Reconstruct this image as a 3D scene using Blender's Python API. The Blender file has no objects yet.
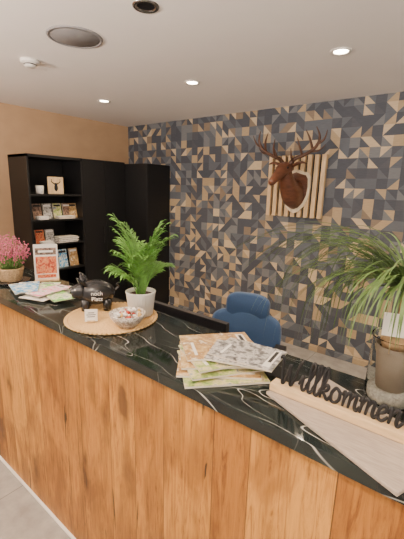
import bpy, bmesh, math, random
from mathutils import Vector, Matrix, Euler
random.seed(7)
D=bpy.data; S=bpy.context.scene
def lin(c):
    return tuple(((v/255)/12.92 if v/255<=0.04045 else ((v/255+0.055)/1.055)**2.4) for v in c)+(1,)
# ---------------------------------------------------------------- materials
def newmat(name):
    m=D.materials.new(name); m.use_nodes=True
    nt=m.node_tree; b=nt.nodes['Principled BSDF']
    return m,nt,b
def mth(nt,op,a,b=None,c=None):
    n=nt.nodes.new('ShaderNodeMath'); n.operation=op
    for i,v in enumerate((a,b,c)):
        if v is None: continue
        if isinstance(v,(int,float)): n.inputs[i].default_value=v
        else: nt.links.new(v,n.inputs[i])
    return n.outputs[0]
def ramp(nt,fac,stops,const=False):
    n=nt.nodes.new('ShaderNodeValToRGB'); cr=n.color_ramp
    if const: cr.interpolation='CONSTANT'
    while len(cr.elements)<len(stops): cr.elements.new(0.5)
    for e,(p,c) in zip(cr.elements,stops): e.position=p; e.color=c
    nt.links.new(fac,n.inputs[0]); return n.outputs[0]
def mixc(nt,kind,fac,a,b):
    n=nt.nodes.new('ShaderNodeMix'); n.data_type='RGBA'; n.blend_type=kind
    for s,v in ((n.inputs[0],fac),(n.inputs[6],a),(n.inputs[7],b)):
        if isinstance(v,(int,float,tuple)): s.default_value=v
        else: nt.links.new(v,s)
    return n.outputs[2]
def pos(nt,scale=(1,1,1),obj=False):
    if obj:
        o=nt.nodes.new('ShaderNodeTexCoord').outputs['Object']
    else:
        o=nt.nodes.new('ShaderNodeNewGeometry').outputs['Position']
    m=nt.nodes.new('ShaderNodeMapping'); m.inputs['Scale'].default_value=scale
    nt.links.new(o,m.inputs[0]); return m.outputs[0]
def noise(nt,vec,scale,detail=3,rough=.5,dist=0):
    n=nt.nodes.new('ShaderNodeTexNoise'); nt.links.new(vec,n.inputs['Vector'])
    n.inputs['Scale'].default_value=scale; n.inputs['Detail'].default_value=detail
    n.inputs['Roughness'].default_value=rough; n.inputs['Distortion'].default_value=dist
    return n
def P(name,c,rough=.5,metal=0,var=.12,vscale=30,stretch=(1,1,1),trans=0,emit=0,coat=0,sheen=0):
    m,nt,b=newmat(name)
    base=lin(c)
    dark=tuple(v*(1-var) for v in base[:3])+(1,); lite=tuple(min(1,v*(1+var)) for v in base[:3])+(1,)
    n=noise(nt,pos(nt,stretch),vscale)
    col=ramp(nt,n.outputs[0],[(.3,dark),(.7,lite)])
    nt.links.new(col,b.inputs['Base Color'])
    b.inputs['Roughness'].default_value=rough; b.inputs['Metallic'].default_value=metal
    if trans: b.inputs['Transmission Weight'].default_value=trans
    if coat: b.inputs['Coat Weight'].default_value=coat
    if sheen: b.inputs['Sheen Weight'].default_value=sheen
    if emit:
        b.inputs['Emission Color'].default_value=base; b.inputs['Emission Strength'].default_value=emit
    return m
def multi(name,cols,scale=60,rough=.45,stretch=(1,1,1)):
    m,nt,b=newmat(name)
    n=noise(nt,pos(nt,stretch),scale,4,.6)
    k=len(cols); st=[(.3+.4*i/(k-1),lin(c)) for i,c in enumerate(cols)]
    nt.links.new(ramp(nt,n.outputs[0],st),b.inputs['Base Color']); b.inputs['Roughness'].default_value=rough
    return m

def mat_pattern():
    m,nt,b=newmat('geometric_wallpaper'); cell=.09
    sp=nt.nodes.new('ShaderNodeSeparateXYZ'); nt.links.new(pos(nt),sp.inputs[0])
    sx=mth(nt,'DIVIDE',mth(nt,'ADD',sp.outputs[0],20),cell); sz=mth(nt,'DIVIDE',mth(nt,'ADD',sp.outputs[2],2),cell)
    ix=mth(nt,'FLOOR',sx); iz=mth(nt,'FLOOR',sz); fx=mth(nt,'FRACT',sx); fz=mth(nt,'FRACT',sz)
    def wn(z):
        c=nt.nodes.new('ShaderNodeCombineXYZ'); nt.links.new(ix,c.inputs[0]); nt.links.new(iz,c.inputs[1])
        if isinstance(z,(int,float)): c.inputs[2].default_value=z
        else: nt.links.new(z,c.inputs[2])
        w=nt.nodes.new('ShaderNodeTexWhiteNoise'); w.noise_dimensions='3D'; nt.links.new(c.outputs[0],w.inputs[0]); return w.outputs[0]
    flip=mth(nt,'GREATER_THAN',wn(11.3),.5)
    fxp=mth(nt,'ADD',fx,mth(nt,'MULTIPLY',flip,mth(nt,'SUBTRACT',1,mth(nt,'MULTIPLY',fx,2))))
    half=mth(nt,'GREATER_THAN',mth(nt,'ADD',fxp,fz),1)
    split=mth(nt,'GREATER_THAN',wn(5.7),.15)
    half=mth(nt,'MULTIPLY',half,split)
    v=wn(mth(nt,'ADD',mth(nt,'MULTIPLY',half,7.7),3.1))
    pal=[(0,lin((72,77,87))),(.29,lin((92,98,107))),(.50,lin((116,119,123))),(.63,lin((178,156,124))),(.78,lin((202,182,150))),(.85,lin((134,118,100))),(.92,lin((78,82,91)))]
    col=ramp(nt,v,pal,True)
    g=noise(nt,pos(nt,(6,6,60)),3,4,.6)
    gr=ramp(nt,g.outputs[0],[(.3,(.82,.82,.82,1)),(.7,(1.08,1.08,1.08,1))])
    col=mixc(nt,'MULTIPLY',1.0,col,gr)
    nt.links.new(col,b.inputs['Base Color']); b.inputs['Roughness'].default_value=.65
    return m
def mat_oak():
    m,nt,b=newmat('rustic_oak_planks')
    sp=nt.nodes.new('ShaderNodeSeparateXYZ'); nt.links.new(pos(nt),sp.inputs[0])
    sx=mth(nt,'DIVIDE',mth(nt,'ADD',sp.outputs[0],10.03),.34); ix=mth(nt,'FLOOR',sx); fx=mth(nt,'FRACT',sx)
    w0=nt.nodes.new('ShaderNodeTexWhiteNoise'); w0.noise_dimensions='1D'; nt.links.new(mth(nt,'ADD',ix,.37),w0.inputs['W'])
    spl=mth(nt,'ADD',.3,mth(nt,'MULTIPLY',w0.outputs[0],.4))
    hb=mth(nt,'GREATER_THAN',fx,spl)
    pid=mth(nt,'ADD',mth(nt,'MULTIPLY',ix,2),hb)
    w=nt.nodes.new('ShaderNodeTexWhiteNoise'); w.noise_dimensions='1D'; nt.links.new(pid,w.inputs['W'])
    c=nt.nodes.new('ShaderNodeCombineXYZ')
    nt.links.new(sp.outputs[0],c.inputs[0]); nt.links.new(mth(nt,'MULTIPLY',w.outputs[0],30),c.inputs[1]); nt.links.new(sp.outputs[2],c.inputs[2])
    def mp(s,rot=0):
        k=nt.nodes.new('ShaderNodeMapping'); k.inputs['Scale'].default_value=s; nt.links.new(c.outputs[0],k.inputs[0]); return k.outputs[0]
    base=ramp(nt,w.outputs[0],[(0,lin((154,100,38))),(.3,lin((184,128,54))),(.6,lin((200,144,66))),(.85,lin((168,112,44))),(1,lin((140,88,34)))])
    big=noise(nt,mp((4,1,1.6)),1.8,3,.6,.5)
    base=mixc(nt,'MULTIPLY',1.0,base,ramp(nt,big.outputs[0],[(.38,(.62,.55,.48,1)),(.56,(1.06,1.06,1.05,1))]))
    g=noise(nt,mp((8,1,.55)),7,9,.78,1.5)
    gr=ramp(nt,g.outputs[0],[(.34,(.36,.28,.21,1)),(.45,(.78,.72,.66,1)),(.54,(1.0,1.0,1.0,1)),(.68,(1.14,1.13,1.10,1))])
    col=mixc(nt,'MULTIPLY',1.0,base,gr)
    # knots
    vo=nt.nodes.new('ShaderNodeTexVoronoi'); vo.inputs['Scale'].default_value=4.2; 
    va=nt.nodes.new('ShaderNodeVectorMath'); va.operation='MULTIPLY_ADD'
    nt.links.new(noise(nt,mp((1,1,1)),9,3).outputs['Color'],va.inputs[0]); va.inputs[1].default_value=(.12,0,.12); nt.links.new(mp((1.5,.0,.6)),va.inputs[2])
    nt.links.new(va.outputs[0],vo.inputs['Vector'])
    vo.inputs['Randomness'].default_value=1.0
    vo.voronoi_dimensions='3D'
    sepv=nt.nodes.new('ShaderNodeVectorMath'); sepv.operation='ADD'; sepv.inputs[1].default_value=(0,.5/4.2,0)
    kc=nt.nodes.new('ShaderNodeSeparateColor'); nt.links.new(vo.outputs['Color'],kc.inputs[0])
    on=mth(nt,'GREATER_THAN',kc.outputs[0],.35)
    kn=mth(nt,'MULTIPLY',on,ramp(nt,vo.outputs['Distance'],[(0.14,(1,1,1,1)),(.20,(.5,.5,.5,1)),(.33,(0,0,0,1))]))
    col=mixc(nt,'MIX',mth(nt,'MULTIPLY',kn,.85),col,lin((80,46,22)))
    # cracks
    k=noise(nt,mp((14,1,.7)),2.2,3,.6,1.8)
    kk=ramp(nt,k.outputs[0],[(.31,(1,1,1,1)),(.335,(0,0,0,1))])
    col=mixc(nt,'MIX',kk,col,lin((50,28,14)))
    ed=mth(nt,'MAXIMUM',mth(nt,'LESS_THAN',fx,.009),mth(nt,'LESS_THAN',mth(nt,'ABSOLUTE',mth(nt,'SUBTRACT',fx,spl)),.0045))
    col=mixc(nt,'MIX',mth(nt,'MULTIPLY',ed,.75),col,lin((62,36,18)))
    nt.links.new(col,b.inputs['Base Color']); b.inputs['Roughness'].default_value=.5
    bp=nt.nodes.new('ShaderNodeBump'); bp.inputs['Strength'].default_value=.15; nt.links.new(g.outputs[0],bp.inputs['Height']); nt.links.new(bp.outputs[0],b.inputs['Normal'])
    return m
def mat_marble():
    m,nt,b=newmat('black_marble')
    p=pos(nt)
    def ridge(sc,w,rot,st,dist,det):
        mp=nt.nodes.new('ShaderNodeMapping'); mp.inputs['Rotation'].default_value=(0,0,rot); mp.inputs['Scale'].default_value=st; nt.links.new(p,mp.inputs[0])
        n=noise(nt,mp.outputs[0],sc,det,.4,dist)
        return ramp(nt,mth(nt,'ABSOLUTE',mth(nt,'SUBTRACT',n.outputs[0],.5)),[(0,(1,1,1,1)),(w,(0,0,0,1))])
    mk=noise(nt,p,6,2); mask=ramp(nt,mk.outputs[0],[(.38,(.12,.12,.12,1)),(.62,(.95,.95,.95,1))])
    a=mixc(nt,'MULTIPLY',1.0,ridge(2.8,.0038,.8,(1,3.6,1),.08,.8),mask)
    c=mixc(nt,'MULTIPLY',1.0,ridge(4.0,.0038,-.6,(1,4,1),.05,.6),ramp(nt,mk.outputs[0],[(.42,(.8,.8,.8,1)),(.6,(.1,.1,.1,1))]))
    f=mixc(nt,'ADD',1.0,a,c)
    cl=ramp(nt,noise(nt,p,9,4).outputs[0],[(.35,lin((18,24,24))),(.7,lin((36,44,42)))])
    col=mixc(nt,'MIX',f,cl,lin((215,213,205)))
    nt.links.new(col,b.inputs['Base Color']); b.inputs['Roughness'].default_value=.07
    return m
def mat_tile():
    m,nt,b=newmat('grey_floor_tile')
    sp=nt.nodes.new('ShaderNodeSeparateXYZ'); nt.links.new(pos(nt),sp.inputs[0])
    def e(o,off):
        f=mth(nt,'FRACT',mth(nt,'DIVIDE',mth(nt,'ADD',o,off),.6)); return mth(nt,'LESS_THAN',f,.008)
    g=mth(nt,'MAXIMUM',e(sp.outputs[0],10.2),e(sp.outputs[1],10.05))
    n=noise(nt,pos(nt),9,5,.6)
    col=ramp(nt,n.outputs[0],[(.3,lin((128,124,120))),(.7,lin((160,156,150)))])
    col=mixc(nt,'MIX',g,col,lin((105,102,98)))
    nt.links.new(col,b.inputs['Base Color']); b.inputs['Roughness'].default_value=.45
    return m
M_pat=mat_pattern(); M_oak=mat_oak(); M_marb=mat_marble(); M_tile=mat_tile()
M_ceil=P('ceiling_paint',(248,242,238),.9,var=.01,vscale=4)
M_wall=P('tan_wall_covering',(184,152,118),.75,var=.05,vscale=5,stretch=(1,1,1.5))
M_blk=P('black_laminate',(17,17,19),.45,var=.15)
M_blk2=P('black_matte',(22,22,24),.7)
M_blkg=P('black_glaze',(34,34,38),.22)
M_pig=P('charcoal_glaze',(34,35,38),.25)
M_plas=P('black_plastic',(26,26,29),.4)
M_white=P('white_plastic',(232,228,222),.4,var=.02)
M_grey=P('speaker_grille',(138,136,138),.6,var=.05,vscale=400)
M_chrome=P('brushed_metal',(190,190,190),.25,1,var=.05)
M_emit=P('lamp_glow',(255,236,205),.5,emit=40)
M_slat=P('slat_light_wood',(218,188,144),.55,var=.15,vscale=12,stretch=(3,3,.6))
M_deer=P('deer_red_brown_wood',(98,60,42),.38,var=.3,vscale=14,stretch=(1,1,3))
M_antl=P('antler_brown',(86,58,44),.5,var=.25,vscale=40)
M_shield=P('shield_pale_wood',(235,218,188),.5,var=.1,vscale=10,stretch=(4,4,1))
M_pot=P('white_ceramic',(228,226,220),.35,var=.02)
M_soil=P('potting_soil',(60,42,30),.95,var=.4,vscale=150)
M_leaf=P('palm_leaf_green',(108,158,72),.5,var=.45,vscale=25)
M_leaf2=P('ponytail_leaf_green',(90,118,60),.45,var=.4,vscale=15)
M_rat=P('straw_weave',(206,168,112),.75,var=.25,vscale=180)
M_chair=P('blue_mesh_fabric',(44,74,112),.8,var=.18,vscale=300,sheen=.2)
M_glass=P('clear_glass',(240,244,244),.02,trans=1,var=0)
M_glass.node_tree.nodes['Principled BSDF'].inputs['IOR'].default_value=1.1
M_bark=P('caudex_bark',(170,136,100),.85,var=.3,vscale=60)
M_stone=P('grey_gravel',(186,180,168),.9,var=.35,vscale=140)
M_grow=P('taupe_grow_pot',(168,152,134),.6,var=.06)
M_lwood=P('pale_plank_wood',(214,184,140),.55,var=.14,vscale=16,stretch=(1,6,6))
M_board=P('whitewashed_board',(168,154,140),.6,var=.16,vscale=30,stretch=(1,8,8))
M_paper=P('white_paper',(236,233,226),.6,var=.02)
M_pages=P('page_edges',(215,208,192),.8,var=.12,vscale=300,stretch=(.1,.1,6))
M_cGrey=multi('cover_bw_photo',[(38,38,40),(120,118,116),(205,202,198),(70,70,72)],45)
M_cGreen=multi('cover_landscape',[(62,92,48),(150,170,92),(214,200,150),(88,120,150)],35)
M_cWarm=multi('cover_warm_interior',[(226,214,190),(196,164,110),(150,110,62),(236,230,212)],28)
M_cBlue=multi('cover_blue',[(20,90,190),(70,170,220),(235,240,240),(240,200,60)],40)
M_cPink=multi('cover_pink',[(230,60,110),(240,160,180),(250,230,235),(90,180,70)],40)
M_cTeal=multi('cover_green',[(30,130,60),(120,200,80),(240,240,200),(30,110,150)],30)
M_cDark=multi('cover_dark_print',[(30,28,30),(90,70,60),(160,130,110),(40,50,60)],50)
M_cRed=multi('card_red_print',[(120,36,26),(190,70,40),(225,150,100),(90,30,24)],70)
M_yel=P('spine_yellow',(226,196,70),.6); M_grn=P('spine_green',(96,140,60),.6)
M_pink=P('heather_pink',(216,110,144),.8,var=.35,vscale=200)
M_heath=P('heather_green',(104,140,70),.8,var=.3,vscale=100)
M_basket=P('flower_pot_wicker',(178,150,112),.8,var=.3,vscale=160)
M_bowl=multi('patterned_bowl',[(230,224,212),(150,130,110),(238,232,222),(190,170,150)],90,.35)
M_c1=P('candy_wrapper_white',(238,234,228),.3); M_c2=P('candy_wrapper_red',(180,60,44),.3); M_c3=P('candy_wrapper_gold',(205,165,90),.3)
M_ink=P('ink_black',(25,25,28),.6); M_chalk=P('chalk_white',(235,235,232),.8)
M_eye=P('eye_black',(8,8,8),.1)
M_fillbulb=P('fill_bulb_glow',(255,238,214),.4,emit=6)  # glowing bulb of the added ceiling-fill pendants

# ---------------------------------------------------------------- mesh builder
class B:
    def __init__(s): s.v=[]; s.f=[]; s.mi=[]; s.sm=[]; s.mats=[]
    def m(s,mat):
        if mat not in s.mats: s.mats.append(mat)
        return s.mats.index(mat)
    def add(s,vs,fs,mat,smooth=False,M=None):
        o=len(s.v); k=s.m(mat)
        for v in vs:
            v=Vector(v); s.v.append(M@v if M else v)
        for f in fs: s.f.append([i+o for i in f]); s.mi.append(k); s.sm.append(smooth)
    def box(s,c,d,mat,rz=0,M=None):
        x,y,z=d[0]/2,d[1]/2,d[2]/2
        vs=[(i*x,j*y,k*z) for i in(-1,1) for j in(-1,1) for k in(-1,1)]
        fs=[(0,1,3,2),(4,6,7,5),(0,4,5,1),(2,3,7,6),(0,2,6,4),(1,5,7,3)]
        T=Matrix.Translation(c)@Matrix.Rotation(rz,4,'Z')
        if M: T=M@T
        s.add(vs,fs,mat,False,T)
    def bb(s,a,b,mat): s.box([(a[i]+b[i])/2 for i in range(3)],[abs(b[i]-a[i]) for i in range(3)],mat)
    def lathe(s,prof,mat,seg=32,M=None,rib=0,nr=0,smooth=True):
        vs=[];fs=[];n=len(prof)
        for j in range(seg):
            a=2*math.pi*j/seg
            for (r,z) in prof:
                rr=r*(1+(rib*math.cos(nr*a) if r>.02 else 0)); vs.append((rr*math.cos(a),rr*math.sin(a),z))
        for j in range(seg):
            k=(j+1)%seg
            for i in range(n-1): fs.append((j*n+i,k*n+i,k*n+i+1,j*n+i+1))
        s.add(vs,fs,mat,smooth,M)
    def sq(s,c,d,mat,e=1.0,e2=None,M=None,nu=24,nv=14,smooth=True):
        e2=e if e2 is None else e2
        f=lambda t,p: math.copysign(abs(t)**p,t)
        vs=[];fs=[]
        for i in range(nv+1):
            ph=-math.pi/2+math.pi*i/nv
            for j in range(nu):
                th=2*math.pi*j/nu
                vs.append((d[0]/2*f(math.cos(ph),e2)*f(math.cos(th),e),d[1]/2*f(math.cos(ph),e2)*f(math.sin(th),e),d[2]/2*f(math.sin(ph),e2)))
        for i in range(nv):
            for j in range(nu):
                k=(j+1)%nu; fs.append((i*nu+j,i*nu+k,(i+1)*nu+k,(i+1)*nu+j))
        T=Matrix.Translation(c)@(M if M else Matrix.Identity(4))
        s.add(vs,fs,mat,smooth,T)
    def tube(s,pts,rad,mat,seg=8,sub=3,up=Vector((0,0,1)),flat=1.0,M=None):
        pts=[Vector(p) for p in pts]; n=len(pts); P_=[];R_=[]
        if sub>1 and n>2:
            for i in range(n-1):
                p0=pts[max(i-1,0)];p1=pts[i];p2=pts[i+1];p3=pts[min(i+2,n-1)]
                for k in range(sub):
                    t=k/sub
                    P_.append(.5*((2*p1)+(p2-p0)*t+(2*p0-5*p1+4*p2-p3)*t*t+(-p0+3*p1-3*p2+p3)*t**3)); R_.append(rad[i]*(1-t)+rad[i+1]*t if not isinstance(rad[0],tuple) else tuple(rad[i][q]*(1-t)+rad[i+1][q]*t for q in(0,1)))
            P_.append(pts[-1]);R_.append(rad[-1])
        else: P_=pts;R_=list(rad)
        vs=[];fs=[];m=len(P_)
        for i,p in enumerate(P_):
            t=(P_[min(i+1,m-1)]-P_[max(i-1,0)]).normalized()
            a=t.cross(up)
            if a.length<.05: a=t.cross(Vector((0,1,.2)))
            a.normalize(); b=a.cross(t).normalized(); r=R_[i]
            if not isinstance(r,tuple): r=(r,r*flat)
            for j in range(seg):
                q=2*math.pi*j/seg; vs.append(p+a*r[0]*math.cos(q)+b*r[1]*math.sin(q))
        for i in range(m-1):
            for j in range(seg):
                k=(j+1)%seg; fs.append((i*seg+j,i*seg+k,(i+1)*seg+k,(i+1)*seg+j))
        fs.append(tuple(reversed(range(seg)))); fs.append(tuple((m-1)*seg+j for j in range(seg)))
        s.add(vs,fs,mat,True,M)
    def ribbon(s,pts,w,mat,side):
        vs=[];fs=[];n=len(pts)
        for i,p in enumerate(pts):
            vs+= [p-side*w[i]/2, p-Vector((0,0,w[i]*.25)), p+side*w[i]/2]
        for i in range(n-1):
            a=i*3; fs+=[(a,a+1,a+4,a+3),(a+1,a+2,a+5,a+4)]
        s.add(vs,fs,mat,True)
    def done(s,name,bevel=0,loc=None,parent=None):
        me=D.meshes.new(name); 
        o=D.objects.new(name,me)
        org=Vector(loc) if loc else Vector((0,0,0))
        me.from_pydata([tuple(v-org) for v in s.v],[],s.f)
        for m in s.mats: me.materials.append(m)
        for p,mi,sm in zip(me.polygons,s.mi,s.sm): p.material_index=mi; p.use_smooth=sm
        bm=bmesh.new(); bm.from_mesh(me); bmesh.ops.recalc_face_normals(bm,faces=bm.faces); bm.to_mesh(me); bm.free()
        o.location=org; S.collection.objects.link(o)
        if bevel:
            b=o.modifiers.new('bevel','BEVEL'); b.width=bevel; b.segments=2; b.limit_method='ANGLE'; b.angle_limit=math.radians(50)
        if parent: o.parent=parent; o.matrix_parent_inverse=parent.matrix_world.inverted()
        return o
def text(body,size,M,mat,parent,name,ext=.0006,align='CENTER'):
    c=D.curves.new(name,'FONT'); c.body=body; c.size=size; c.extrude=ext; c.align_x=align
    c.materials.append(mat); o=D.objects.new(name,c); S.collection.objects.link(o); o.matrix_world=M
    o.parent=parent; bpy.context.view_layer.update(); o.matrix_parent_inverse=parent.matrix_world.inverted(); return o
T=Matrix.Translation; R=lambda a,x:Matrix.Rotation(a,4,x)

# ---------------------------------------------------------------- room
CZ=2.477; WY=3.5; LX=-4.19; CT=1.10
b=B(); b.bb((LX-.1,-2.5,-.1),(2.6,WY+.1,0),M_tile); b.done('floor')
b=B(); b.bb((LX-.1,-2.5,CZ),(2.6,WY+.1,CZ+.1),M_ceil); b.done('ceiling')
b=B(); b.bb((LX-.1,WY,0),(2.6,WY+.1,CZ),M_pat); b.done('wall_back')
b=B(); b.bb((LX-.1,-2.5,0),(LX,WY,CZ),M_wall); b.done('wall_left')
b=B(); b.bb((-3.35,WY-.016,0),(2.6,WY,.06),M_pat); b.done('baseboard_back',.003)

# ---------------------------------------------------------------- reception counter
b=B()
b.bb((-3.0,.715,.0),(1.3,.765,CT-.035),M_oak)
b.bb((-3.0,.703,0),(1.3,.715,.012),M_white)
b.bb((-3.02,.695,CT-.035),(1.32,1.08,CT),M_marb)
b.bb((-3.0,1.02,0),(1.3,1.06,CT-.035),M_blk2)
b.bb((-3.0,.765,0),(-2.96,1.02,CT-.035),M_oak)
b.bb((1.26,.765,0),(1.3,1.02,CT-.035),M_oak)
b.bb((-2.6,1.06,.71),(1.1,1.66,.74),M_blk2)
b.bb((-2.6,1.06,0),(-2.56,1.60,.71),M_blk2); b.bb((1.06,1.06,0),(1.1,1.60,.71),M_blk2)
b.done('reception_counter',.002)

# ---------------------------------------------------------------- black cabinet with open shelves
b=B(); x0,xf=LX+.002,-3.773; y0,y1,y2,y3=1.815,2.463,3.09,WY-.002; H=1.955; t=.022
b.bb((x0,y0,0),(xf,y0+t,H),M_blk); b.bb((x0,y1-t,0),(xf,y1,H),M_blk)
b.bb((x0,y0,H-.03),(xf,y1,H),M_blk); b.bb((x0,y0+t,0),(x0+.015,y1-t,H-.03),M_blk)
SH=[1.545,1.27,1.0,.70,.40]
for z in SH: b.bb((x0,y0+t,z-.02),(xf-.01,y1-t,z),M_blk)
b.bb((x0,y0+t,0),(xf-.02,y1-t,.08),M_blk)
b.bb((x0,y1+.002,0),(xf-.02,y2,H),M_blk); b.bb((xf-.018,y1+.004,.06),(xf,y1+.312,H-.004),M_blk); b.bb((xf-.018,y1+.316,.06),(xf,y2-.002,H-.004),M_blk)
b.bb((x0,y2+.002,0),(-3.38,y3,H-.02),M_blk); b.bb((-3.378,y2+.004,.06),(-3.36,y3-.002,H-.024),M_blk)
b.bb((xf,y1+.27,.95),(xf+.012,y1+.28,1.15),M_blk2); b.bb((xf,y1+.345,.95),(xf+.012,y1+.355,1.15),M_blk2)
b.done('black_cabinet',.0015)
# shelf contents
b=B(); zb=SH[0]+.001
b.box((-3.9,2.19,zb+.095),(.015,.19,.19),M_slat)
bb_=b.done('wooden_deer_plaque',.006)
b=B()
c0=(-3.8915,2.19,zb+.09)
b.sq((c0[0],c0[1],c0[2]-.02),(.004,.045,.075),M_ink); b.sq((c0[0],c0[1],c0[2]+.015),(.004,.036,.036),M_ink)
for s_ in(-1,1):
    b.tube([(c0[0],c0[1]+s_*.01,c0[2]+.02),(c0[0],c0[1]+s_*.05,c0[2]+.045),(c0[0],c0[1]+s_*.05,c0[2]+.075)],[.006,.005,.003],M_ink,6)
b.done('deer_icon',parent=bb_)
b=B(); b.lathe([(0,0),(.035,0),(.04,.01),(.042,.09),(.038,.09),(.035,.01),(0,.01)],M_white,24,T((-3.88,1.99,zb)))
b.tube([(-3.88+.04,1.99,zb+.07),(-3.88+.065,1.985,zb+.06),(-3.88+.065,1.985,zb+.035),(-3.88+.04,1.99,zb+.02)],[.005]*4,M_white,6)
b.done('coffee_mug')
def leaflets(b,z,ys,w,h,mats,tilt=.18,x=-3.86):
    for i,y in enumerate(ys):
        Mx=T((x,y,z+h/2*math.cos(tilt)+.0015))@R(-tilt,'Y')
        b.box((0,0,0),(.012,w,h),M_pages,M=Mx); b.box((.0065,0,0),(.001,w,h),mats[i%len(mats)],M=Mx)
        b.box((.0072,0,h*.36),(.001,w*.8,h*.12),M_white if i%2 else M_ink,M=Mx)
b=B()
leaflets(b,SH[1],[1.95,2.07,2.19,2.31,2.385],.1,.17,[M_cDark,M_cGrey,M_cGreen,M_cDark,M_cWarm],x=-3.9)
for k in range(6): b.box((-3.82,1.97+random.uniform(-.01,.01),SH[1]+.006+k*.006),(.09,.1,.0055),M_paper)
for k in range(5): b.box((-3.82,2.25+random.uniform(-.01,.01),SH[1]+.006+k*.006),(.09,.2,.0055),[M_paper,M_cWarm][k%2])
b.done('shelf_brochures')
b=B()
leaflets(b,SH[2],[1.96,2.08],.1,.15,[M_cRed,M_cGrey],x=-3.9)
for k in range(9): b.box((-3.86,2.25+random.uniform(-.012,.012),SH[2]+.004+k*.007),(.16,.24,.0065),[M_paper,M_cGrey,M_pages][k%3])
for k in range(5): b.box((-3.82,2.0+random.uniform(-.01,.01),SH[2]+.004+k*.006),(.08,.12,.0055),M_paper)
b.done('shelf_brochures')
b=B()
leaflets(b,SH[3],[1.96,2.08,2.2,2.34],.11,.21,[M_cGrey,M_paper,M_cBlue,M_cWarm],x=-3.86)
b.done('shelf_brochures')

# ---------------------------------------------------------------- ceiling fixtures
def downlight(x,y,on=True,energy=75):
    b=B()
    b.lathe([(.042,-.001),(.046,-.006),(.060,-.006),(.064,-.001),(.064,0),(.042,0),(.042,-.001)],M_white if on else M_chrome,32,T((x,y,CZ)))
    b.lathe([(0,-.002),(.042,-.002)],M_emit if on else M_plas,32,T((x,y,CZ)))
    o=b.done('ceiling_downlight',loc=(x,y,CZ))
    if on:
        l=D.lights.new('downlight_lamp','SPOT'); l.energy=energy; l.color=(1,.78,.54); l.spot_size=math.radians(125); l.spot_blend=.8; l.shadow_soft_size=.035
        lo=D.objects.new('downlight_lamp',l); S.collection.objects.link(lo); lo.location=(x,y,CZ-.02)
        lo.parent=o; bpy.context.view_layer.update(); lo.matrix_parent_inverse=o.matrix_world.inverted()
for x in(-3.17,-2.02,-.85,.32,1.5): downlight(x,2.35)
downlight(-1.41,1.297,False)
for x in(-3.2,-2.0,-.8,.4): downlight(x,-.15,True,65)  # added row out of view, lights the counter front
for x in(-3.2,-2.0,-.8,.4): downlight(x,-1.7,True,35)  # added row behind the camera, extra room light
b=B(); b.lathe([(0,-.006),(.135,-.006),(.137,-.004)],M_grey,48,T((-2.011,1.304,CZ))); b.lathe([(.137,-.004),(.14,-.009),(.152,-.007),(.155,0)],M_grey,48,T((-2.011,1.304,CZ))); b.done('ceiling_speaker')
b=B(); b.lathe([(.045,0),(.062,-.003),(.062,-.018),(.05,-.024),(.04,-.026),(.04,-.036),(.032,-.044),(0,-.046)],M_white,32,T((-2.62,1.34,CZ)))
b.lathe([(.0405,-.027),(.0405,-.034)],M_plas,32,T((-2.62,1.34,CZ))); b.done('smoke_detector')
# unseen open-topped pendants, added over the guest side to brighten the ceiling
M_fillbowl=P('fill_pendant_brass',(150,120,80),.35,1,var=.05)
for x in(-2.5,-.9,.9):
    gy=-.75; b=B(); gx=(x,gy,CZ)
    b.lathe([(0,-.001),(.06,-.001),(.06,-.025),(.008,-.03)],M_chrome,24,T(gx)); b.tube([(x,gy,CZ-.03),(x,gy,CZ-.62)],[.005,.005],M_chrome,8,1)
    b.lathe([(0,-.70),(.10,-.68),(.17,-.64),(.20,-.60),(.195,-.60),(.165,-.635),(.10,-.67),(0,-.69)],M_fillbowl,40,T(gx))
    b.sq((x,gy,CZ-.64),(.05,.05,.05),M_fillbulb)
    o=b.done('added_fill_pendant',loc=gx)
    l=D.lights.new('ceiling_fill_light','POINT'); l.energy=225; l.color=(1,.85,.73); l.shadow_soft_size=.04
    lo=D.objects.new('ceiling_fill_light',l); S.collection.objects.link(lo); lo.location=(x,gy,CZ-.585); lo.parent=o; bpy.context.view_layer.update(); lo.matrix_parent_inverse=o.matrix_world.inverted()

# ---------------------------------------------------------------- slatted panel + deer trophy
px0,px1,pz0,pz1=-1.88,-1.28,1.395,2.0
b=B(); b.bb((px0+.01,WY-.016,pz0+.01),(px1-.01,WY-.001,pz1-.01),M_blk2)
n=9; w=.042; g=((px1-px0)-n*w)/(n-1)
for i in range(n):
    x=px0+i*(w+g); b.bb((x,WY-.055,pz0),(x+w,WY-.016,pz1),M_slat)
panel=b.done('slatted_wall_panel',.002)
b=B(); dx=-1.555; fy=WY-.0555
out=[(0,-.245),(.05,-.225),(.10,-.17),(.14,-.08),(.15,.02),(.145,.11),(.12,.15),(.06,.165),(0,.185)]
ol=[(x,z) for x,z in out]+[(-x,z) for x,z in reversed(out[1:-1])]
zc=1.68; k=len(ol)
for (yy0,yy1,s,mt) in ((fy,fy-.025,1,M_shield),(fy-.025,fy-.032,.84,M_deer)):
    vs=[(dx+x*s,yy0,zc+z*s) for x,z in ol]+[(dx+x*s,yy1,zc+z*s) for x,z in ol]
    fs=[tuple(range(k)),tuple(range(2*k-1,k-1,-1))]+[(i,(i+1)%k,(i+1)%k+k,i+k) for i in range(k)]
    b.add(vs,fs,mt)
y=fy-.032
b.tube([(dx,y,1.62),(dx,y-.08,1.64),(dx,y-.16,1.70),(dx,y-.22,1.78),(dx,y-.26,1.85)],[(.098,.145),(.094,.132),(.076,.10),(.062,.076),(.052,.055)],M_deer,20,5)
hy=y-.23; hz=1.845
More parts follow.
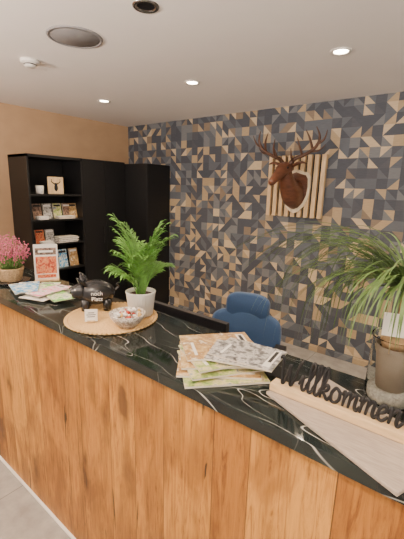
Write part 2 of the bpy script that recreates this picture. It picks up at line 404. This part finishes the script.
b.tube([(dx,hy+.06,hz+.005),(dx,hy,hz+.01),(dx,hy-.08,hz-.01),(dx,hy-.16,hz-.055),(dx,hy-.23,hz-.098),(dx,hy-.27,hz-.124),(dx,hy-.287,hz-.136)],[(.034,.036),(.064,.064),(.06,.064),(.042,.048),(.034,.038),(.031,.032),(.014,.016)],M_deer,20,5)
b.sq((dx,hy-.283,hz-.12),(.036,.022,.026),M_blkg)
for s_ in(-1,1):
    b.sq((dx+s_*.054,hy-.08,hz+.014),(.020,.030,.022),M_eye,nu=12,nv=8)
    b.tube([(dx+s_*.05,hy+.02,hz+.03),(dx+s_*.095,hy+.02,hz+.055),(dx+s_*.145,hy+.015,hz+.066),(dx+s_*.19,hy+.01,hz+.052)],[(.012,.010),(.014,.036),(.012,.030),(.003,.004)],M_deer,10,4,up=Vector((0,1,0)))
    def A(p): return (dx+s_*p[0],hy+p[1],hz+p[2])
    mp=[(.03,0,.05),(.08,.01,.10),(.17,.02,.135),(.26,.01,.19),(.30,-.01,.27),(.275,-.04,.355)]
    b.tube([A(p) for p in mp],[.021,.018,.016,.014,.011,.003],M_antl,8,5)
    for q,rr in (([(.06,.0,.08),(.07,-.06,.11),(.08,-.10,.18)],.012),([(.14,.02,.125),(.13,-.03,.20),(.11,-.05,.275)],.012),([(.235,.015,.175),(.22,-.03,.26),(.185,-.05,.335)],.012),([(.27,.0,.21),(.335,.0,.25),(.365,-.02,.325)],.011),([(.21,.015,.155),(.28,.04,.165),(.335,.05,.215)],.009)):
        b.tube([A(p) for p in q],[rr,rr*.8,.0025],M_antl,7,4)
b.done('deer_head_trophy')

# ---------------------------------------------------------------- office chair + monitor
b=B(); cx,cy=-1.18,1.86; Mc=T((cx,cy,0))@R(math.radians(14),'Z')
for i in range(5):
    a=2*math.pi*i/5+.3; d=Vector((math.cos(a),math.sin(a),0))
    b.tube([(0,0,.10),tuple(d*.15+Vector((0,0,.09))),tuple(d*.29+Vector((0,0,.075)))],[.028,.02,.015],M_plas,8,2,M=Mc)
    for s_ in(-1,1):
        q=Vector((-d.y,d.x,0))*.014*s_+d*.29
        b.lathe([(0,-.009),(.024,-.009),(.028,-.005),(.028,.005),(.024,.009),(0,.009)],M_plas,16,Mc@T((q.x,q.y,.029))@R(a+math.pi/2,'Z')@R(math.pi/2,'Y'))
b.tube([(0,0,.09),(0,0,.25),(0,0,.42)],[.03,.026,.02],M_chrome,12,1,M=Mc)
b.box((0,0,.425),(.2,.22,.03),M_plas,M=Mc)
q=B(); q.sq((0,-.01,.475),(.49,.48,.085),M_chair,.5,.6); b.add(q.v,q.f,M_chair,True,Mc)
def cush(c,d,rx,e=.6):
    vs=[];nu=48
    f=lambda t,p: math.copysign(abs(t)**p,t)
    layers=[(-1,.86),(-.8,.95),(-.3,1),(.3,1),(.8,.95),(1,.86)]
    for (ly,sc) in layers:
        for j in range(nu):
            th=2*math.pi*j/nu; X=f(math.cos(th),e)*sc*d[0]/2; Z=f(math.sin(th),e)*sc*d[2]/2
            vs.append((X,ly*d[1]/2-.3*X*X/d[0],Z))
    fs=[]
    for i in range(len(layers)-1):
        for j in range(nu): k=(j+1)%nu; fs.append((i*nu+j,i*nu+k,(i+1)*nu+k,(i+1)*nu+j))
    for base,ly in ((0,-1),((len(layers)-1)*nu,1)):
        o=len(vs); vs.append((0,ly*d[1]/2,0))
        for j in range(nu): fs.append((base+j,base+(j+1)%nu,o))
    b.add(vs,fs,M_chair,True,Mc@T(c)@R(rx,'X'))
cush((0,.235,.64),(.52,.06,.34),math.radians(-6),.5)
cush((0,.262,.84),(.32,.065,.19),math.radians(-6),.6)
b.tube([(0,.08,.42),(0,.29,.44),(0,.32,.6),(0,.32,.8)],[.025,.025,.02,.016],M_plas,8,4,M=Mc)
for s_ in(-1,1):
    b.tube([(s_*.18,0,.44),(s_*.27,0,.45),(s_*.285,0,.55),(s_*.285,0,.64)],[.016]*4,M_plas,8,3,M=Mc)
    b.box((s_*.285,-.02,.65),(.07,.25,.025),M_plas,M=Mc)
b.done('office_chair')
b=B(); Mm=T((-1.12,1.27,0))
b.box((0,0,.90),(.54,.028,.31),M_plas,M=Mm); b.box((0,.0145,.905),(.51,.002,.28),M_blkg,M=Mm); b.box((0,-.02,.88),(.2,.02,.16),M_plas,M=Mm)
b.box((0,-.035,.82),(.05,.02,.15),M_plas,M=Mm); b.box((0,-.01,.747),(.22,.18,.01),M_plas,M=Mm)
b.done('computer_monitor',.004)

# ---------------------------------------------------------------- woven mat
Z0=CT+.001
b=B(); mx,my=-1.19,.888
prof=[(0,0),(.185,0),(.188,.003)]
rr=.188
while rr>.004: prof+= [(rr,.0055),(rr-.004,.0038)]; rr-=.008
prof+=[(0,.005)]
b.lathe(prof,M_rat,64,T((mx,my,Z0)),smooth=False)
for j in range(64):
    a=2*math.pi*j/64; b.sq((mx+.186*math.cos(a),my+.186*math.sin(a),Z0+.005),(.018,.018,.009),M_rat,nu=8,nv=5)
b.done('woven_placemat'); ZM=Z0+.0085
# ---------------------------------------------------------------- parlor palm
b=B(); pc=Vector((-1.115,.985,ZM))
b.lathe([(0,0),(.045,0),(.05,.004),(.062,.10),(.064,.106),(.060,.108),(.056,.10),(.054,.09),(0,.09)],M_pot,120,T(pc),rib=.022,nr=30)
b.lathe([(0,.0905),(.055,.0905)],M_soil,24,T(pc))
def frond(b,base,az,elev,L,mat,ll=.07,bend=.05,start=.35):
    pts=[];p=Vector(base);e=elev
    d0=Vector((math.cos(az),math.sin(az),0)); side=Vector((-d0.y,d0.x,0))
    N=24; s0=int(N*start)
    dirs=[]
    for i in range(N+1):
        pts.append(p.copy()); d=d0*math.cos(e)+Vector((0,0,math.sin(e))); dirs.append(d); p=p+d*L/N; e-=bend*.6*(.2+1.6*i/N)
    b.tube([tuple(q) for q in pts],[.0022-.0015*i/N for i in range(N+1)],mat,5,1)
    for i in range(s0,N+1):
        for s_ in(-1,1):
            l=ll*(math.sin(math.pi*(.3+.5*(i-s0)/(N-s0))))*random.uniform(.75,1.15)
            d=(side*s_*random.uniform(.4,.7)+dirs[i]*1.0+Vector((0,0,random.uniform(-.35,.15)))).normalized()
            nrm=d.cross(dirs[i]).normalized(); wd=nrm.cross(d).normalized()
            q=pts[i]; w=.0072
            c=[q,q+d*l*.35+wd*w/2,q+d*l*.7+wd*w*.35+Vector((0,0,-.004)),q+d*l+Vector((0,0,-.016)),q+d*l*.7-wd*w*.35+Vector((0,0,-.004)),q+d*l*.35-wd*w/2]
            b.add(c,[(0,1,5),(1,2,4,5),(2,3,4)],mat,True)
for i in range(30):
    az=i*2.4; tp=i%4
    el=[1.54,1.46,1.38,1.26][tp]+random.uniform(-.05,.05)
    L=[.325,.28,.235,.17][tp]*random.uniform(.85,1.08)
    frond(b,pc+Vector((.016*math.cos(az),.016*math.sin(az),.09)),az,el,L,M_leaf,bend=[.045,.06,.075,.085][tp])
b.done('potted_parlor_palm')
# ---------------------------------------------------------------- piggy bank
b=B(); Mp=T((-1.325,.905,ZM))@R(math.radians(50),'Z')@Matrix.Scale(1.25,4)
def sqM(b,c,d,mat,M,**k):
    q=B(); q.sq((0,0,0),d,mat,**k); b.add(q.v,q.f,mat,True,M@T(c))
sqM(b,(0,0,.060),(.135,.10,.090),M_pig,Mp)
b.tube([(-.045,-.008,.066),(-.072,-.014,.066),(-.083,-.017,.064)],[.034,.022,.019],M_pig,16,3,M=Mp)
for s_ in(-1,1):
    sqM(b,(-.084,-.017+s_*.006,.065),(.004,.005,.008),M_ink,Mp,nu=8,nv=6)
    sqM(b,(-.066,-.012+s_*.020,.078),(.006,.006,.006),M_chalk,Mp,nu=8,nv=6)
    for xx in(-.035,.04): b.tube([(xx,s_*.024,.04),(xx,s_*.026,.0)],[.016,.014],M_pig,12,1,M=Mp)
    b.tube([(-.038,s_*.022,.092),(-.048,s_*.034,.110),(-.058,s_*.042,.124)],[(.018,.008),(.014,.006),(.002,.002)],M_pig,10,3,M=Mp)
b.tube([(.065,0,.065),(.080,.004,.078),(.073,-.004,.088),(.083,0,.095)],[.004,.0035,.003,.002],M_pig,6,4,M=Mp)
b.box((.005,0,.1055),(.03,.004,.002),M_ink,M=Mp)
pig=b.done('piggy_bank')
bpy.context.view_layer.update()
text('noch\nPlatz',.020,Mp@T((.008,-.0500,.062))@R(math.pi/2,'X'),M_chalk,pig,'chalk_lettering',.001)
# ---------------------------------------------------------------- candy bowl
b=B(); bc=(-1.055,.862,ZM)
b.lathe([(0,0),(.035,0),(.037,.006),(.052,.018),(.066,.038),(.072,.055),(.069,.056),(.062,.04),(.048,.022),(.03,.012),(0,.012)],M_bowl,40,T(bc))
for i in range(46):
    r=.055*math.sqrt(random.random()); a=random.random()*6.28; z=.05-.3*max(0,r-.03)+random.uniform(-.008,.012)
    q=T((bc[0]+r*math.cos(a),bc[1]+r*math.sin(a),bc[2]+z))@Euler((random.random(),random.random(),random.random()*6)).to_matrix().to_4x4()
    mt=random.choice([M_c1,M_c1,M_c2,M_c3,M_c1]); sqM(b,(0,0,0),(.02,.013,.011),mt,q,nu=8,nv=6,e=.7)
    for s_ in(-1,1): b.add([(s_*.009,0,0),(s_*.017,.006,.002),(s_*.017,-.006,-.002)],[(0,1,2)],mt,False,q)
b.done('candy_bowl')
b=B(); Mt=T((-1.19,.785,ZM))@R(math.radians(50),'Z')
b.box((0,.004,.028),(.05,.0025,.05),M_paper,M=Mt@R(-.2,'X')); b.box((0,.0025,.03),(.036,.0006,.003),M_ink,M=Mt@R(-.2,'X')); b.box((0,.0025,.022),(.03,.0006,.003),M_ink,M=Mt@R(-.2,'X')); b.box((0,.0025,.038),(.026,.0006,.003),M_ink,M=Mt@R(-.2,'X'))
b.box((0,.012,.004),(.03,.03,.006),M_lwood,M=Mt); b.done('small_card_sign')

# ---------------------------------------------------------------- left: heather, leaflets, menu card
b=B(); hc=Vector((-2.075,.86,Z0))
b.lathe([(0,0),(.085,0),(.10,.006),(.103,.012),(.098,.010),(0,.006)],M_blkg,32,T(hc))
b.lathe([(0,.0065),(.05,.0065),(.054,.012),(.068,.075),(.070,.085),(.065,.085),(.06,.07),(0,.07)],M_basket,60,T(hc),rib=.03,nr=20)
for k_ in range(190):
    a=random.random()*6.28; sp=random.random()**.6; h=random.uniform(.12,.22)*(1-.3*sp)
    p0=hc+Vector((.045*sp*math.cos(a),.045*sp*math.sin(a),.07)); p1=p0+Vector((.065*sp*math.cos(a),.065*sp*math.sin(a),h))
    pm=(p0+p1)/2+Vector((0,0,.01)); b.tube([p0,pm,p1],[.0014,.0012,.0008],M_heath,4,1)
    for j in range(11):
        t_=.25+.75*j/10; q=p0.lerp(p1,t_)+Vector((random.uniform(-.006,.006),random.uniform(-.006,.006),0))
        mt=M_pink if t_>.6 or random.random()<.2 else M_heath
        q2=B(); q2.sq(q,(.008,.008,.009),mt,nu=5,nv=4); b.add(q2.v,q2.f,mt,True)
b.done('potted_heather')
def sheet(b,x,y,z,w,h,t,rz,cover,extra=True,spine=None):
    Mx=T((x,y,z+t/2))@R(math.radians(rz),'Z')
    b.box((0,0,0),(w,h,t),M_pages if t>.002 else M_paper,M=Mx); b.box((0,0,t/2+.0004),(w,h,.0008),cover,M=Mx)
    if spine: b.box((-w/2-.0005,0,0),(.001,h,t),spine,M=Mx)
    if extra:
        b.box((0,h*.38,t/2+.0011),(w*.8,h*.11,.0006),M_paper,M=Mx); b.box((-w*.08,h*.38,t/2+.0015),(w*.55,h*.05,.0004),M_ink,M=Mx)
        b.box((w*.1,-h*.36,t/2+.0011),(w*.5,h*.04,.0006),M_paper,M=Mx)
    return z+t+.002
b=B(); z=Z0
for (x,y,rz,cv,w,h) in [(-1.84,.88,35,M_cBlue,.105,.21),(-1.66,.93,62,M_cTeal,.105,.21),(-1.68,.86,20,M_paper,.15,.21),(-1.85,.82,75,M_cBlue,.105,.21),(-1.60,.87,80,M_cTeal,.10,.21),(-1.74,.89,48,M_cTeal,.10,.21),(-1.67,.87,10,M_cPink,.10,.2),(-1.79,.82,60,M_cBlue,.10,.2)]:
    z=sheet(b,x,y,z,w,h,.0025,rz,cv)
b.done('flyer_pile')
b=B(); Mk=T((-1.965,1.015,Z0))@R(math.radians(60),'Z')
b.box((0,0,.004),(.13,.06,.008),M_slat,M=Mk)
Mk2=Mk@R(-.1,'X')
b.box((0,.004,.11),(.13,.004,.205),M_paper,M=Mk2); b.box((0,.0015,.09),(.112,.001,.10),M_cRed,M=Mk2); b.box((0,.0015,.17),(.112,.001,.04),M_cDark,M=Mk2); b.box((0,.0008,.17),(.08,.001,.012),M_paper,M=Mk2); b.box((0,.0015,.025),(.1,.001,.02),M_cRed,M=Mk2)
b.done('menu_card_stand')

# ---------------------------------------------------------------- magazines (fanned)
b=B(); z=Z0
for (x,y,w,h,t_,rz,cv,sp) in [(-.575,.835,.19,.25,.006,-42,M_cGreen,M_grn),(-.60,.85,.19,.25,.006,-52,M_cWarm,M_yel),(-.59,.86,.19,.25,.005,-34,M_cGreen,M_grn),(-.615,.875,.19,.25,.006,-46,M_cWarm,M_yel),(-.60,.885,.19,.25,.005,-28,M_cGreen,M_grn),(-.635,.90,.185,.24,.005,-40,M_cWarm,None)]:
    z=sheet(b,x,y,z,w,h,t_,rz,cv,True,sp)
z=sheet(b,-.535,.885,z,.15,.20,.005,-70,M_cGrey); z=sheet(b,-.515,.895,z,.145,.20,.004,-82,M_cGrey)
b.done('magazine_stack')

# ---------------------------------------------------------------- welcome sign
b=B(); ang=math.radians(-22)
Mb=T((-.395,.825,Z0))@R(ang,'Z')
b.box((.19,.085,.005),(.38,.21,.010),M_board,M=Mb@T((0,0,0))); b.done('whitewashed_tray_board',.002)
zs=Z0+.0115
b=B(); sx0=-.398; b.bb((sx0,.815,zs),(-.01,.853,zs+.022),M_lwood); sign=b.done('welcome_sign',.002)
L={'W':([[(0,1.75),(.12,1.95),(.25,1.6),(.38,.2),(.52,.02),(.75,.8),(.88,1.5),(.95,.5),(1.1,.02),(1.3,.5),(1.55,1.7),(1.75,2.05)]],1.75),
'i':([[(-.05,.35),(.18,1.0),(.18,.25),(.34,0),(.55,.35)],[(.24,1.42),(.27,1.47)]],.52),
'l':([[(-.05,.35),(.3,1.3),(.36,1.95),(.22,2.1),(.12,1.7),(.13,.3),(.3,0),(.5,.35)]],.48),
'k':([[(-.05,.35),(.3,1.3),(.36,1.95),(.22,2.1),(.12,1.7),(.10,.0)],[(.11,.45),(.4,.98),(.56,.85),(.45,.58),(.2,.5),(.42,.2),(.6,.0),(.8,.35)]],.75),
'o':([[(.5,.9),(.3,1.0),(.08,.6),(.12,.12),(.38,0),(.62,.3),(.58,.8),(.42,.95),(.6,.78),(.85,.8)]],.8),
'm':([[(-.02,.7),(.1,1.0),(.14,.6),(.12,0)],[(.13,.45),(.35,.97),(.5,.85),(.48,0)],[(.49,.45),(.72,.97),(.87,.85),(.86,.2),(1.0,0),(1.18,.35)]],1.12),
'e':([[(-.05,.35),(.35,.55),(.45,.85),(.28,1.0),(.08,.7),(.1,.15),(.35,0),(.62,.35)]],.62),
'n':([[(-.02,.7),(.1,1.0),(.14,.6),(.12,0)],[(.13,.45),(.38,.97),(.54,.85),(.53,.2),(.67,0),(.9,.4)]],.85)}
U=.0362; b=B(); X=0; zb=zs+.022+.003
for ch in 'Willkommen':
    strokes,adv=L[ch]
    for st in strokes:
        pts=[(sx0+.012+(X+px+.12*pz)*U,.834,zb+pz*U*1.12) for px,pz in st]
        b.tube(pts,[(.0043 if i not in(0,len(pts)-1) else .0032) for i in range(len(pts))],M_ink,8,5,up=Vector((0,1,0)),flat=1.0)
    X+=adv
b.done('lettering',parent=sign)

# ---------------------------------------------------------------- ponytail palm in glass vase
b=B(); g=Vector((-.135,.995,Z0))
b.lathe([(0,0),(.055,0),(.060,.006),(.062,.02),(.060,.10),(.058,.185),(.061,.19),(.0595,.19),(.0565,.185),(.0585,.10),(.0595,.02),(.054,.008),(0,.008)],M_glass,40,T(g))
b.lathe([(0,.0085),(.0515,.0085),(.0565,.020),(.0565,.04),(.03,.045),(0,.045)],M_stone,30,T(g))
b.lathe([(0,.046),(.036,.046),(.046,.150),(.048,.165),(.044,.165),(.042,.152),(0,.152)],M_grow,30,T(g))
b.lathe([(0,.153),(.041,.153)],M_soil,24,T(g))
b.tube([g+Vector((0,0,.145)),g+Vector((0,0,.175)),g+Vector((0,0,.20)),g+Vector((.005,0,.24)),g+Vector((.005,0,.29)),g+Vector((.005,0,.31))],[.03,.040,.030,.014,.012,.014],M_bark,12,4)
b.box((-.02,-.05,.235),(.05,.0015,.06),M_paper,M=T(g)@R(.3,'Z')); b.tube([g+Vector((-.008,-.047,.155)),g+Vector((-.008,-.047,.21))],[.0015,.0015],M_slat,5,1)
cr=g+Vector((.005,0,.305))
for i in range(200):
    az=random.random()*2*math.pi; fwd=math.sin(az)<-.5
    L_=random.uniform(.30,.52)*(.6 if fwd else 1); e=random.uniform(.6,1.5); N=18
    if i<30: az=math.pi+random.uniform(-.6,.4); L_=random.uniform(.38,.58); e=random.uniform(.6,1.3)
    if i<7: L_=random.uniform(.56,.66); e=random.uniform(.75,1.0); az=math.pi+random.uniform(-.3,.2)
    d0=Vector((math.cos(az),math.sin(az),0)); side=Vector((-d0.y,d0.x,0)); p=cr+d0*.006; pts=[];ws=[]
    cur=random.uniform(.11,.21) if i>=7 else .10
    for k in range(N+1):
        pts.append(p.copy()); ws.append(.0055*(1-(k/N)**2.5)+.0006)
        q=p+(d0*math.cos(e)+Vector((0,0,math.sin(e))))*L_/N
        if q.z<CT+.09: 
            break
        p=q; e=max(e-cur*(1.15-.4*k/N),-1.45)
    if len(pts)>4:
        ws[-1]=.0006; b.ribbon(pts,ws,M_leaf2,side)
b.done('potted_ponytail_palm')
b=B(); Mq=T((-.035,.905,Z0+.0))@R(math.radians(15),'Z')
b.box((0,0,.028),(.09,.05,.055),M_blk2,M=Mq); 
for i in range(6): b.box((-.036+i*.0145,0,.034),(.012,.042,.055),[M_cGrey,M_paper,M_cRed][i%3],M=Mq)
b.done('business_card_holder')

# ---------------------------------------------------------------- world + camera
w=D.worlds.new('World'); S.world=w; w.use_nodes=True
bg=w.node_tree.nodes['Background']; bg.inputs[0].default_value=(1,.88,.76,1); bg.inputs[1].default_value=.9
cam=D.cameras.new('Camera'); co=D.objects.new('Camera',cam); S.collection.objects.link(co)
r=Vector((.7790,.6266,.0273)).normalized(); u=Vector((-.1597,.1560,.9748)); u=(u-r*u.dot(r)).normalized(); k=r.cross(u)
m=Matrix.Identity(4)
for i in range(3): m[i][0]=r[i]; m[i][1]=u[i]; m[i][2]=k[i]
m[2][3]=1.65
co.matrix_world=m
cam.sensor_fit='VERTICAL'; cam.sensor_height=24; cam.lens=24*355/539; cam.clip_start=.02
S.camera=co
